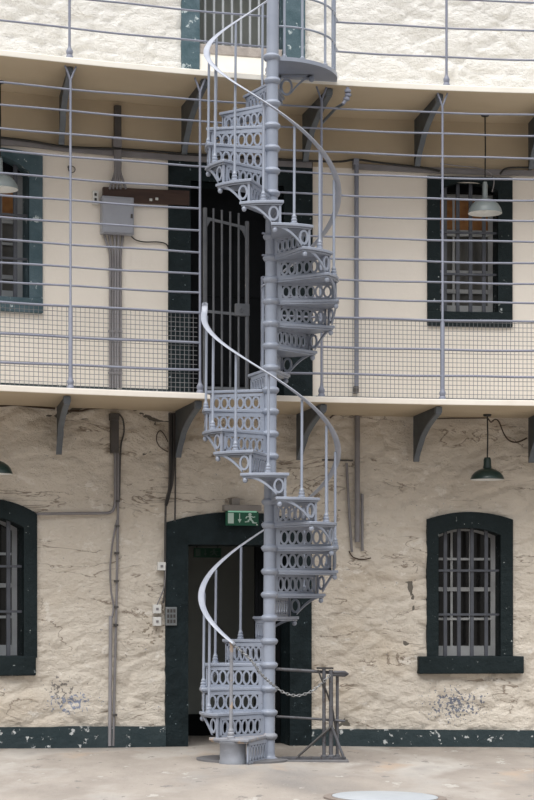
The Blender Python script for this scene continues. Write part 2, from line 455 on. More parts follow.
window('window_2', 'barred arched window in dark green surround at courtyard level, cut by the photo edge', -9,
       WU(-56), WU(36.5), h_w2[0], h_w2[1], 513, 499, 527, 517, 657, 676, WU(-58), WU(35), M['green'], bf, (566, 611.5), M['sashgrey'],
       ((553,.012),(585,.02),(617,.012)), (.35,.66), .045, M['glass'])
window('window_3', 'barred window with orange board behind its bars on the first gallery, right of the stair', 469,
       WU(427), WU(512), h_w3[0], h_w3[1], 177.5, 177.4, 190, 182, 313, 327, WU(427), WU(512), M['green'], (.12,.34,.56,.79), (231.8, 273.5), M['sash'],
       ((229,.03),(268,.012),(288,.02)), (.33,.63), .04, M['dusty'], (190, 227), None, 192)
window('window_4', 'barred window with orange board behind its bars on the first gallery, cut by the photo edge', -9,
       WU(-58), WU(42), h_w4[0], h_w4[1], 152, 147, 169, 155, 297, 311, WU(-58), WU(42), M['bluegreen'], (.2,.42,.62,.84), (212, 256), M['sashgrey'],
       ((214,.03),(238,.012),(272,.02)), (.36,.70), .05, M['dusty'], (170, 212), None, 170)

def doorway(name, label, pc, uo0, uo1, hd, zb, yco, ypo, mat, nf=.03, reveal=-.42):
    zc = lambda y: WZ(pc, y)
    co = contour(uo0, uo1, zb, zc(yco), zc(ypo)-zc(yco))
    ci = contour(hd[0], hd[1], zb, hd[3], .0)
    mb = surround(MB(), ci, co, nf, -.03, reveal)
    w = mb.build(name, mat, origin=wp(((uo0+uo1)/2, 0, zb)), smooth=30)
    return struct(w, label)
d1 = doorway('door_1', 'dark green stone surround of the open courtyard doorway behind the stair', 238, WU(165), WU(311), h_d1, -.12, 523.5, 512, M['green2'])
d2 = doorway('door_2', 'dark green stone surround of the doorway on the first gallery', 240, WU(168), WU(312), h_d2, Z_SLAB1-.01, 158, 157.5, M['green2'])
w5 = doorway('window_5', 'faded blue green surround of the barred window on the top gallery', 242, WU(181), WU(304.5), h_w5, Z_SLAB2-.01, -70, -71, M['bluegreen'])
# first gallery door leaf, shut
u0, u1 = h_d2[0], h_d2[1]
lf = MB().rect(u0, Z_SLAB1, u1, h_d2[3], wf, -.33, -.28, 4)
for (a, b) in ((.08,.46),(.54,.92)):
    for (za, zb) in ((.25,.95),(1.1,1.85)):
        lf.rect(u0+(u1-u0)*a, Z_SLAB1+za, u0+(u1-u0)*b, Z_SLAB1+zb, wf, -.29, -.265)
lf.build('door_leaf', M['black'], d2, smooth=0)
# courtyard doorway: black barred door leaf standing at the right of the opening
u0, u1 = h_d1[1]-.24, h_d1[1]
lf = MB().rect(u0, -.05, u1, h_d1[3], wf, -.40, -.35)
for k in range(4): lf.rect(u0+.03+.06*k, .05, u0+.05+.06*k, h_d1[3]-.08, wf, -.36, -.335)
lf.build('door_leaf', M['black'], d1, smooth=0)
# passage behind the courtyard doorway
pg = MB().rect(h_d1[0]-.25, -.05, h_d1[1]+.25, .20, wf, -1.62, -1.55)
struct(pg.warp(lambda v: v).build('baseboard_passage', M['black'], smooth=0), 'black plinth at the back of the passage behind the doorway')
pw = MB().rect(h_d1[0]-.4, -.2, h_d1[1]+.5, 3.0, wf, -1.75, -1.60, 4)
struct(pw.build('wall_passage', M['int_upper'], smooth=0), 'grey wall at the back of the passage behind the doorway')
# top gallery window: stone sill, white apron, white bars
z0, z1 = WZ(240, 57), WZ(240, 47)
MB().strip_box((h_w5[0],-.3,z0), (h_w5[1],.02,z1), 6).warp(wp).build('window_sill', M['sill'], w5, smooth=0, bevel=.01)
ap = MB().rect(h_w5[0]-.005, Z_SLAB2, h_w5[1]+.005, z0, wf, -.2, .012, 4); ap.build('apron', M['slabwhite'], w5, smooth=0)
k = 0
for px in (205, 214, 223, 232, 241, 250, 259, 268, 277):
    u = WU(px, -.1); MB().tube([(u,-.1,z1-.02),(u,-.1,8.2)], .012, 8).warp(wp).build('window_bar', M['sashgrey'], w5, smooth=50)
MB().rect(h_w5[0]-.1, z0, h_w5[1]+.1, 8.3, wf, -.42, -.36, 4).build('glass_pane', M['haze_pane'], w5, smooth=0)

# ------------------------------------------------------------------ brackets under the galleries
def bracket(px_wall, sof, drop, reach, label, grp):
    sk = -.17 if px_wall < 100 else (-.05 if px_wall < 200 else 0.0)
    u = WU(px_wall)
    fn = lambda a, b, t: wp((u+t+a*sk, a+(.03 if a < .3 else 0), b))
    loc = wp((u, 0, sof-drop))
    t = thing('gallery_bracket', loc, label, 'bracket', grp)
    curve = []
    for i in range(13):
        w = math.pi/2*i/12                            # concave sweep from arm tip to wall foot
        q = i/12; fa = .55*(1-math.sin(w)) + .45*(1-q); fz = .55*(1-math.cos(w)) + .45*q
        curve.append((.10 + (reach-.14)*fa, sof-.06-(drop-.09)*fz))
    web = [(0.0, sof), (reach, sof), (reach, sof-.055)] + curve + [(.09, sof-drop), (0.0, sof-drop)]
    MB().prism(web, fn, -.014, .014).build('web', M['bracket'], t, smooth=0)
    fl = [(reach, sof-.055)] + curve + [(.09, sof-drop)]
    inner = [(a, b) for a, b in fl]
    outer = []
    for i, (a, b) in enumerate(fl):
        p, q = fl[max(i-1,0)], fl[min(i+1,len(fl)-1)]
        dx, dz = q[0]-p[0], q[1]-p[1]; l = math.hypot(dx, dz) or 1
        outer.append((a - dz/l*-.02, b + dx/l*.02))
    MB().ribbon(inner, outer, fn, -.026, .026).build('flange', M['bracket2'], t, smooth=50)
    MB().prism([(reach-.06,sof-.005),(reach+.012,sof-.005),(reach+.012,sof-.062),(reach-.06,sof-.062)], fn, -.032, .032).build('end_block', M['bracket2'], t, smooth=0, bevel=.006)
    return t
for px, lab in ((57.5, 'dark curved iron bracket under the first gallery, nearest the green lamp cut by the edge'), (176, 'dark curved iron bracket under the first gallery beside the doorway cables'),
                (297, 'dark curved iron bracket under the first gallery seen just behind the stair handrail'), (414, 'dark curved iron bracket under the first gallery between tall pipe and hanging green lamp'),
                (529, 'dark curved iron bracket under the first gallery at the end of the lamp cable')):
    bracket(px, Z_SOF1-.001, .44, 1.02, lab, 'brackets under the first gallery')
for px, lab in ((60, 'dark curved iron bracket under the top gallery, beside the upper left barred window'), (182, 'dark curved iron bracket under the top gallery above the dark doorway left jamb'),
                (303, 'dark curved iron bracket under the top gallery just below the round stair landing'), (415, 'dark curved iron bracket under the top gallery between pipe and grey lamp'),
                (529, 'dark curved iron bracket under the top gallery, right of the grey lamp')):
    bracket(px, Z_SOF2-.001, .46, 1.02, lab, 'brackets under the top gallery')

# ------------------------------------------------------------------ the spiral stair
RT = {1:735.5, 5:640.5, 9:547.5, 12:478, 15:411, 16:389.5, 20:301, 25:193, 31:58, 40:-142}
def ring_y(k):
    ks = sorted(RT)
    for a, b in zip(ks, ks[1:]):
        if a <= k <= b: return RT[a] + (RT[b]-RT[a])*(k-a)/(b-a)
    return RT[1] + (k-1)*-23.7
def zk(k): return EYE + (HOR - ring_y(k))/115.0
def thb(k): return 34+29.8*(k-1) if k <= 16 else 537 + 27.2*(k-17)      # baluster bearing, degrees
def k_of(th): return 1 + (th-34)/29.8 if th <= 490 else 17 + (th-537)/27.2
def pol(th, r, z): a = R(th); return Vector((-r*math.sin(a), -r*math.cos(a), z))
RO, RB = .60, .568
FZ = floor_z(0, 0)
stair = thing('spiral_staircase', (0, 0, FZ), 'tall grey painted cast iron spiral staircase with pierced risers', 'spiral staircase')
col = MB().lathe([(.080,FZ-.01),(.080,FZ+.02),(.062,FZ+.03),(.056,FZ+.05),(.053,FZ+.07),(.053,8.3)], n=28)
colo = col.build('newel_column', M['iron'], stair, smooth=50)

def plate(mb, pts, z0, z1):
    return mb.prism([(p.x, p.y) for p in pts], lambda a, b, t: (a, b, t), z0, z1)
def sector(th0, th1, r0, r1, n=8, clip=None):
    P = [pol(th0 + (th1-th0)*i/n, r1, 0) for i in range(n+1)]
    Q = [pol(th1 + (th0-th1)*i/4, r0, 0) for i in range(5)]
    return P + Q
def collar(mb, z):
    mb.lathe([(.05,z-.034),(.060,z-.028),(.070,z-.016),(.076,z-.002),(.076,z+.008),(.068,z+.018),(.058,z+.026),(.05,z+.030)], n=28)

TH = .026
def step(k, landing=None, end=True):
    z = zk(k) + .006; zl = zk(k-1) + .006 if k > 1 else FZ + .01
    tn = thb(k) - 17.5
    te = tn + (41 if k < 16 else 38)
    mb = MB()
    if landing: pts = landing
    else: pts = sector(tn, te, .05, RO)
    plate(mb, pts, z-TH, z)
    if not landing:
        plate(mb, sector(tn+1.2, te-1, .05, RO-.012), z-TH-.014, z-TH)
    collar(mb, z-.012)
    t = mb.build('tread', M['iron'], stair, origin=pol(tn+20, .3, z), smooth=35, bevel=.005)
    if k == 1: t.data.materials.clear(); t.data.materials.append(M['worn'])
    # pierced riser below the nosing
    rb = MB()
    zt, zb = z-TH-.010, zl - .002
    tr = tn + 2.2
    d = pol(tr, 1, 0); nrm = Vector((-d.y, d.x, 0))
    fn = lambda a, b, t: d*a + nrm*t + Vector((0,0,b))
    a0, a1 = .055, RB-.015
    if landing and k > 20: a1 = .5
    hgt = zt - zb
    rb.rect(a0, zt-.026, a1, zt, fn, -.007, .007)
    rb.rect(a0, zb, a1, zb+.022, fn, -.007, .007)
    s0, s1 = .095, a1-.022
    rb.rect(a0, zb, s0, zt, fn, -.006, .006); rb.rect(s1, zb, a1, zt, fn, -.007, .007)
    n = 6; w = (s1-s0)/n; cz = (zt-.026 + zb+.022)/2; ry = (zt-.026-zb-.022)/2
    for i in range(n):
        rb.ring(s0+w*(i+.5), cz, w*.5+.003, ry+.004, .0175, fn, -.006, .006, 16)
    r_ = rb.build('riser', M['iron'], t, smooth=35)
    # scrolled bracket under the outer end
    if end:
        br = MB(); L = (te-tn)*math.pi/180*RO; zz = z-TH
        fa = lambda a, b, t: pol(tn + 2 + math.degrees(a/RO), RO-.028+t, zz+b)
        dr = z - zl - TH
        br.rect(.0, -dr-.0, .022, 0, fa, -.007, .007)
        br.rect(.0, -.016, L-.05, 0, fa, -.007, .007, 6)
        br.ring(.068, -.082, .048, .064, .018, fa, -.007, .007, 18)
        arm_o = []; arm_i = []
        for i in range(11):
            q = i/10
            a = .085 + (L-.05-.085)*q; b = -.150*(1-q)**2.0 - .012
            arm_o.append((a, b)); arm_i.append((a+.004, b+.026))
        br.ribbon(arm_i, arm_o, fa, -.007, .007)
        c = pol(te-3.5, RO-.028, zz-.034)
        br.lathe([(.004,-.024),(.016,-.018),(.022,-.004),(.022,.006),(.016,.016),(.008,.026)], c, 12)
        br.build('scroll_bracket', M['iron'], t, smooth=35)
    return t, z

def rail_z(th): return zk(k_of(th)) + .835
def baluster(th, z0, z1, r=RB, b=.0115):
    c = pol(th, r, 0)
    mb = MB().lathe([(.030,z0),(.030,z0+.012),(.022,z0+.018),(.026,z0+.030),(.026,z0+.038),(.018,z0+.046),(.021,z0+.056),(.021,z0+.062),(.014,z0+.072),
                     (b,z0+.085),(b,z1)], (c.x, c.y, 0), 12)
    return mb.build('baluster', M['iron'], stair, origin=(c.x, c.y, z0), smooth=40)

slab_pt = lambda x, n=NSLAB-.01: wp((x, n, 0))
for k in range(1, 31):
    if k == 16:
        tn = thb(k)-17.5
        land = [pol(tn + (128-tn)*i/4 + (360 if False else 0), RO, 0) for i in range(5)] if False else None
        b = tn % 360
        arc = [pol(b + (128-b)*i/5, RO, 0) for i in range(6)]
        L = arc + [Vector((-.50, edge(-.50)-.002, 0)), Vector((-.25, edge(-.25)-.002, 0)), Vector((.03, edge(.03)-.002, 0)), pol(178, .055, 0), pol(140, .05, 0), pol(b, .05, 0)]
        step(k, L, False)
    else:
        step(k, None, k > 1)
    if k in (1,): continue
    th = thb(k)
    if k == 16: continue
    if k == 17: continue
    baluster(th, zk(k)+.006, rail_z(th)-.005)
# foot newel and drum under the bottom step
c = pol(thb(1)+3, .50, 0); z1 = zk(1)-.02
dz = floor_z(c.x, c.y)
MB().lathe([(.116,dz-.01),(.116,dz+.025),(.110,dz+.035),(.110,z1-.03),(.118,z1-.02),(.118,z1)], (c.x, c.y, 0), 26).build('step_drum', M['drum'], stair, origin=(c.x,c.y,dz), smooth=40)
c = pol(thb(1), RB, 0); z0 = zk(1)+.006; zt = rail_z(34)
MB().lathe([(.034,z0),(.034,z0+.014),(.024,z0+.022),(.030,z0+.036),(.030,z0+.046),(.020,z0+.056),(.023,z0+.068),(.016,z0+.08),(.0145,z0+.10),(.0145,zt-.03),(.02,zt-.02),(.02,zt)], (c.x,c.y,0), 14).build('foot_newel', M['worn'], stair, origin=(c.x,c.y,z0), smooth=40)

# upper landing: quarter disc between column and gallery edge
def land_arc(n=16, r=.595, cx=0.0):
    P = []
    for i in range(n+1):
        a = math.pi/2*i/n
        P.append(Vector((cx + r*math.sin(a), .64 - (r+.04)*math.cos(a) , 0)))
    return P
zL = zk(31)+.016
arcL = land_arc()
e = Vector((arcL[-1].x, edge(arcL[-1].x)-.003, 0))
pl = MB(); plate(pl, arcL[:-1] + [Vector((arcL[-1].x, .60, 0)), e, Vector((.3, edge(.3)-.003, 0)), Vector((0.0, edge(0.0)-.003, 0))], zL-.024, zL)
rim_o = [(p.x, p.y) for p in arcL]; rim_i = [(p.x*.97, .64-(.64-p.y)*.97) for p in arcL]
pl.ribbon(rim_i, rim_o, lambda a, b, t: (a, b, t), zL-.034, zL-.024)
collar(pl, zL-.012)
lo = pl.build('landing', M['iron'], stair, origin=(.3,.3,zL), smooth=35, bevel=.004)
# scroll under the landing next to the column
lb = MB(); fn = lambda a, b, t: Vector((a+.02, .50+t, zL-.03+b))
lb.ring(.115, -.105, .056, .078, .019, fn, -.008, .008, 20)
o_, i_ = [], []
for i in range(11):
    q = i/10; o_.append((.15+.19*q, -.155*(1-q)**1.6-.018)); i_.append((.153+.19*q, -.155*(1-q)**1.6+.006))
lb.ribbon(i_, o_, fn, -.008, .008); lb.rect(.05, -.02, .36, .0, fn, -.008, .008); lb.rect(.05,-.19,.068,.0, fn, -.008,.008)
lb.lathe([(.006,-.03),(.024,-.02),(.028,0),(.02,.02)], (.36,.50,zL-.06), 12)
lb.build('landing_bracket', M['iron'], lo, smooth=35)
# landing guard: uprights and curved rails
ZG = [6.365, 6.635, 6.90, 7.16]
for i in (2, 5, 10, 13, 15):
    p = arcL[i]; q = Vector((p.x*.96, .64-(.64-p.y)*.96, 0))
    MB().lathe([(.022,zL),(.022,zL+.014),(.012,zL+.024),(.0115,zL+.03),(.0115,7.35)], (q.x,q.y,0), 10).build('guard_post', M['iron'], stair, origin=(q.x,q.y,zL), smooth=40)
for z in ZG:
    MB().tube([(p.x*.96, .64-(.64-p.y)*.96, z) for p in arcL] + [Vector((.60, edge(.6)+.03, z))], .010, 8).build('guard_rail', M['iron'], stair, smooth=50)

# handrails: swept flat-oval bars
def handrail(th0, th1, name, tail=None, rad=.592):
    P = []; n = int((th1-th0)/4)
    for i in range(n+1):
        th = th0 + (th1-th0)*i/n
        P.append((th, rail_z(th), rad))
    vs = []; fs = []; prof = []
    for k in range(12):
        w = 2*math.pi*k/12; prof.append((.027*math.cos(w), .0125*math.sin(w) if math.sin(w) > 0 else .008*math.sin(w)))
    rows = [(th, z, r) for th, z, r in P] + (tail or [])
    for j, (th, z, r) in enumerate(rows):
        for a, b in prof: vs.append(pol(th, r+a, z+b))
    m = len(prof)
    for j in range(len(rows)-1):
        for k in range(m):
            k2 = (k+1) % m; fs.append((j*m+k, j*m+k2, j*m+m+k2, j*m+m+k))
    fs += [tuple(range(m)), tuple((len(rows)-1)*m+k for k in range(m))]
    return MB().add(vs, fs).build(name, M['railtop'], stair, smooth=60)
tl = thb(15)
zt = rail_z(tl)
tail = [(tl+2.5, zt+.02, .592), (tl+4.5, zt+.05, .592), (tl+5.5, zt+.08, .592), (tl+5.5, zt+.11, .592)]
handrail(30, tl-2, 'handrail', [(tl, zt, .592)] + tail)
handrail(531, thb(31)-2, 'handrail')
c = pol(533, .592, 0); z0 = zk(16)
MB().lathe([(.03,z0),(.03,z0+.02),(.013,z0+.05),(.013,z0+.20),(.018,z0+.21),(.018,z0+.23),(.013,z0+.24),(.013,z0+.58),(.021,z0+.60),(.021,z0+.68),(.014,z0+.70),(.014,rail_z(533))], (c.x,c.y,0), 14).build('landing_newel', M['iron'], stair, origin=(c.x,c.y,z0), smooth=40)
tz = rail_z(tl)
# the tall casting leans a touch and draws in a little towards the top
for o in [x for x in stair.children_recursive if x.type == 'MESH' and x.name.split('.')[0] not in ('landing', 'landing_bracket', 'guard_post', 'guard_rail')]:
    w0 = Vector(o['_w'])
    for v in o.data.vertices:
        p = v.co + w0; s = 1.012 - .0066*p.z
        if o is colo: s = 1.0
        v.co = Vector((p.x*s - .012 + .0056*p.z, p.y*s, p.z)) - w0
for o in stair.children_recursive:
    if o.name.split('.')[0] in ('landing', 'guard_post', 'guard_rail'):
        o.location.x += .014
# dark floor plate round the foot of the stair
fp = MB().lathe([(.40,0),(.40,.016),(.385,.02),(.02,.02)], (0,0,0), 40)
for v in fp.v: v.x -= .24; v.y -= .02; v.z += floor_z(v.x, v.y)
tag(fp.build('floor_plate', M['gravel'], origin=(-.24,-.02,floor_z(-.24,0)), smooth=40), 'dark round iron plate in the paving under the foot of the stair', 'floor plate')

# ------------------------------------------------------------------ gallery railings
NR = 1.075
LY = [82.3,104.5,128,150.5,173,195,217,239.5,262.5,281.5,302,333.5,362]
RY = [115,136,158.5,180,201,221,242,263.7,284,303,321.7,351,377]
zlow = [(WZ(0, a, NR) + WZ(534, b, NR))/2 for a, b in zip(LY, RY)]
zends = [(WZ(0, a, NR), WZ(534, b, NR)) for a, b in zip(LY, RY)]
uE0, uE1 = WU(0, NR), WU(534, NR)
def rail_part(t, ua, ub, z, r=.0095, n=NR, name='rail', m=24, sag=.006):
    if not isinstance(z, tuple): z = (z, z)
    pts = []
    for i in range(m+1):
        u = ua+(ub-ua)*i/m
        zz = z[0] + (z[1]-z[0])*(u-uE0)/(uE1-uE0)
        pts.append((u, n, zz + sag*math.sin(5*u+z[0]*9)*.5))
    return MB().tube([wp(p) for p in pts], r, 8).build(name, M['rail'], t, smooth=50)
def post_part(t, u, z0, z1, zthick, fork=True, n=NR, r=.011, r2=.019):
    c = wp((u, n, 0))
    mb = MB().lathe([(.032,z0),(.032,z0+.02),(.024,z0+.03),(.030,z0+.05),(.030,z0+.065),(.022,z0+.08),(r2,z0+.10),(r2,zthick),(r,zthick+.02),(r,z1)], (c.x,c.y,0), 12)
    o = mb.build('post', M['rail'], t, origin=(c.x,c.y,z0), smooth=40)
    if fork:
        fk = MB()
        for s in (-1, 1): fk.tube([wp((u, n, z1-.02)), wp((u+s*.025, n, z1+.05)), wp((u+s*.05, n, z1+.11))], .009, 8)
        fk.build('fork', M['rail'], o, smooth=50)
    return o
def mesh_part(t, ua, ub, z0, z1, n=NR-.014, pitch=.0415):
    mb = MB(); k = int((ub-ua)/pitch); r = .0021
    for i in range(k+1):
        u = ua + pitch*i; a = wp((u,n,z0)); mb.box((a.x-r,a.y-r,z0),(a.x+r,a.y+r,z1))
    j = int((z1-z0)/pitch)
    for i in range(j+1):
        z = z0 + pitch*i
        pts = [wp((ua+(ub-ua)*q/20, n-.004, z)) for q in range(21)]
        mb.tube(pts, r*1.2, 4)
    return mb.build('wire_mesh', M['mesh'], t, smooth=0)

ug0, ug1 = WU(200, NR), WU(262, NR)
zf = Z_SOF2 - .12
lt = thing('gallery_railing', wp((WU(70,NR),NR,Z_SLAB1)), 'grey pipe railing with wire mesh foot on the first gallery, left of the stair', 'railing')
for i, z in enumerate(zends):
    rail_part(lt, U0, ug1 if i < 4 else ug0, z, .011 if i >= 10 else .0095)
for px in (-290, 70.5): post_part(lt, WU(px, NR), Z_SLAB1, zf, zlow[10]-.02)
post_part(lt, ug0, Z_SLAB1, zf, Z_SLAB1+.11, r2=.013)
mesh_part(lt, -3.2, ug0-.02, Z_SLAB1+.01, zlow[10])
rt = thing('gallery_railing', wp((WU(443,NR),NR,Z_SLAB1)), 'grey pipe railing with wire mesh foot on the first gallery, right of the stair', 'railing')
for i, z in enumerate(zends):
    rail_part(rt, ug1 + (.012 if i < 4 else 0), U1, z, .011 if i >= 10 else .0095)
for px in (321.5, 442.5, 760): post_part(rt, WU(px, NR), Z_SLAB1, zf, zlow[10]-.02 if px > 400 else Z_SLAB1+.11, r2=.019 if px > 400 else .013)
post_part(rt, ug1, Z_SLAB1, zlow[8], Z_SLAB1+.3, False, r2=.016)
mesh_part(rt, WU(321.5, NR)+.02, 3.3, Z_SLAB1+.01, zlow[10])

ul = thing('gallery_railing', wp((WU(70,NR),NR,Z_SLAB2)), 'grey pipe railing on the top gallery, left of the stair', 'railing')
ur = thing('gallery_railing', wp((WU(447,NR),NR,Z_SLAB2)), 'grey pipe railing on the top gallery, right of the round landing', 'railing')
uL = WU(268.5, NR); uR = WU(333.5, NR)
for z in ZG:
    rail_part(ul, U0, uL, z); rail_part(ur, uR, U1, z)
for px in (-290, 69.5, 268.5): post_part(ul, WU(px, NR), Z_SLAB2, 7.4, Z_SLAB2+.11, False, r2=.013, r=.012)
for px in (333.5, 446.5, 760): post_part(ur, WU(px, NR), Z_SLAB2, 7.4, Z_SLAB2+.11, False, r2=.013, r=.012)

# gate between the stair landing and the first gallery
ng = NR - .07
ga, gb = WU(205, ng), WU(247, ng)
gt = thing('iron_gate', wp(((ga+gb)/2, ng, Z_SLAB1)), 'narrow grey iron bar gate with lock plate between stair landing and first gallery', 'gate')
zt0, zb0 = WZ(215, 213, ng), Z_SLAB1+.03
def gp(u, z0, z1, r): 
    return MB().tube([wp((u,ng,z0)), wp((u,ng,z1))], r, 8)
gp(ga, Z_SLAB1+.002, zt0+.04, .020).build('hinge_stile', M['gate'], gt, smooth=50)
gp(gb, zb0, zt0-.06, .018).build('lock_stile', M['gate'], gt, smooth=50)
for i in range(1, 5):
    gp(ga+(gb-ga)*i/5, zb0+.02, zt0-.01*i+.05, .0095).build('gate_bar', M['gate'], gt, smooth=50)
for zz, dzz in ((zt0-.05,-.07),(WZ(225,312,ng),-.02),(zb0+.03,0)):
    MB().prism([(ga,zz-.012),(gb,zz+dzz-.012),(gb,zz+dzz+.012),(ga,zz+.012)], wf, ng-.006, ng+.006).build('cross_rail', M['gate'], gt, smooth=0)
cz = WZ(241, 310, ng)
lk = MB().rect(gb-.115, cz-.055, gb+.02, cz+.055, wf, ng-.02, ng+.022); lk.ring(gb-.06, cz-.004, .018, .022, .010, wf, ng+.02, ng+.028)
lk.build('lock_plate', M['gate'], gt, smooth=0, bevel=.012)
for s, (uu, sg) in enumerate(((ga, 1), (gb, -1))):
    z_ = zt0-.05 if s == 0 else zt0-.12
    MB().prism([(uu,z_),(uu+sg*.09,z_),(uu+sg*.045,z_-.03),(uu+sg*.02,z_-.08),(uu,z_-.13)], wf, ng-.008, ng+.008).build('corner_plate', M['gate'], gt, smooth=0)

# ------------------------------------------------------------------ barrier beside the foot of the stair, and its chain
BY = -.02
bz = floor_z(.5, 0)
ba = thing('iron_barrier', (.50, BY, bz), 'worn grey iron barrier on floor plate joined to the stair column', 'barrier')
def P(px, py, dy=0.0): return at(px, py, BY+dy)
MB().box((.06,BY-.10,bz-.012),(.68,BY+.10,bz+.018)).build('base_plate', M['gravel'], ba, smooth=0, bevel=.004)
MB().box((.10,BY-.02,bz+.018),(.66,BY+.06,bz+.04)).build('base_rail', M['barrier'], ba, smooth=0, bevel=.003)
for px, yt, r, m in ((324, 669, .016, 'barrier'), (331, 670, .019, 'barrier'), (337.5, 676, .014, 'barrier')):
    a = P(px, yt); dy = .05 if px > 335 else 0
    MB().lathe([(r+.014,bz+.017),(r+.014,bz+.05),(r,bz+.06),(r,a.z)], (a.x, BY+dy, 0), 12).build('upright', M[m], ba, smooth=50)
MB().prism([(P(316.5,667).x,P(316.5,667).z),(P(333.5,667.5).x,P(333.5,667.5).z),(P(333.5,669.3).x,P(333.5,669.3).z),(P(316.5,669).x,P(316.5,669).z)], lambda a,b,t:(a,BY+t,b), -.02, .02).build('top_plate', M['barrierdark'], ba, smooth=0)
MB().tube([P(318,670,-.03), P(326,690,-.025), P(333,711,.03), P(336.5,735,.04)], .018, 6, sx=.45, sz=1.2).build('diagonal_brace', M['barrierdark'], ba, smooth=0)
MB().tube([P(332,726,-.03), P(298,756.3,-.03)], .012, 6).build('diagonal_brace', M['barrierdark'], ba, smooth=0)
MB().tube([P(332,727,-.04), P(343.5,757,-.05)], .012, 6).build('diagonal_brace', M['barrier'], ba, smooth=0)
MB().tube([Vector((.05,BY+.03,P(275,669).z)), P(310,671,.03), P(335,673,.03), P(346,673.5,.03)], .014, 8).build('top_rail', M['barrier'], ba, smooth=50)
MB().tube([P(334,672,-.02), P(345,672.2,-.02), P(347.5,673.8,.005), P(345,675.5,.03), P(333,675,.03)], .012, 8).build('rail_end_loop', M['barrier'], ba, smooth=50)
MB().tube([Vector((.05,BY+.03,P(275,716.5).z)), P(310,718.5,.03), P(345,721,.03)], .011, 8).build('lower_rail', M['barrier'], ba, smooth=50)
# chain
c0 = pol(thb(1), RB, 0)
A = Vector((c0.x+.0, c0.y-.018, rail_z(34)-.03))
ctl = [A, at(250,659,-.42), at(262,675,-.30), at(275,686.5,-.12), at(285,693,-.09), at(297,695.5,-.06), at(310,692,-.05), at(321,684,-.05), at(330,675,-.05)]
def cat(p0,p1,p2,p3,t): return .5*((2*p1)+(p2-p0)*t+(2*p0-5*p1+4*p2-p3)*t*t+(3*p1-p0-3*p2+p3)*t**3)
dense = []
for i in range(len(ctl)-1):
    q = [ctl[max(i-1,0)], ctl[i], ctl[i+1], ctl[min(i+2,len(ctl)-1)]]
    dense += [cat(*q, j/16) for j in range(16)]
dense.append(ctl[-1])
L = [0.0]
for a, b in zip(dense, dense[1:]): L.append(L[-1] + (b-a).length)
ch = MB(); pitch = .026; n = int(L[-1]/pitch); j = 0
for i in range(n):
    s = (i+.5)*pitch
    while L[j+1] < s: j += 1
    p = dense[j].lerp(dense[j+1], (s-L[j])/(L[j+1]-L[j])); t = (dense[j+1]-dense[j]).normalized()
    side = t.cross(Vector((0,1,.2))).normalized(); up = t.cross(side).normalized()
    if i % 2: side, up = up, side
    loop = [p + t*(.018*math.cos(w)) + side*(.010*math.sin(w)) for w in [2*math.pi*q/12 for q in range(13)]]
    ch.tube(loop, .0042, 6, caps=False)
tag(ch.build('chain', M['chain'], origin=A, smooth=60), 'thin steel chain sagging from the foot newel to the barrier', 'chain')

# manhole cover
mc = at(384, 799, 0)
yy = (EYE+.03)*F/(797-HOR) - D0
mx = CX + (385-267)*(yy+D0)/F; mz = floor_z(mx, yy)
mh = thing('manhole_cover', (mx, yy, mz), 'round pale blue manhole cover with brown rim in the courtyard floor', 'manhole cover')
rr = 53*(yy+D0)/F
def tilt(mb):
    for v in mb.v: v.z += floor_z(v.x, v.y)
    return mb
tilt(MB().lathe([(rr+.06,.002),(rr+.06,.012),(rr+.005,.016),(rr,.006)], (mx,yy,0), 48)).build('rim', M['coverrim'], mh, smooth=40)
tilt(MB().lathe([(rr,.004),(rr,.018),(rr-.01,.021),(.05,.022),(.01,.022)], (mx,yy,0), 48)).build('cover_disc', M['cover'], mh, smooth=40)

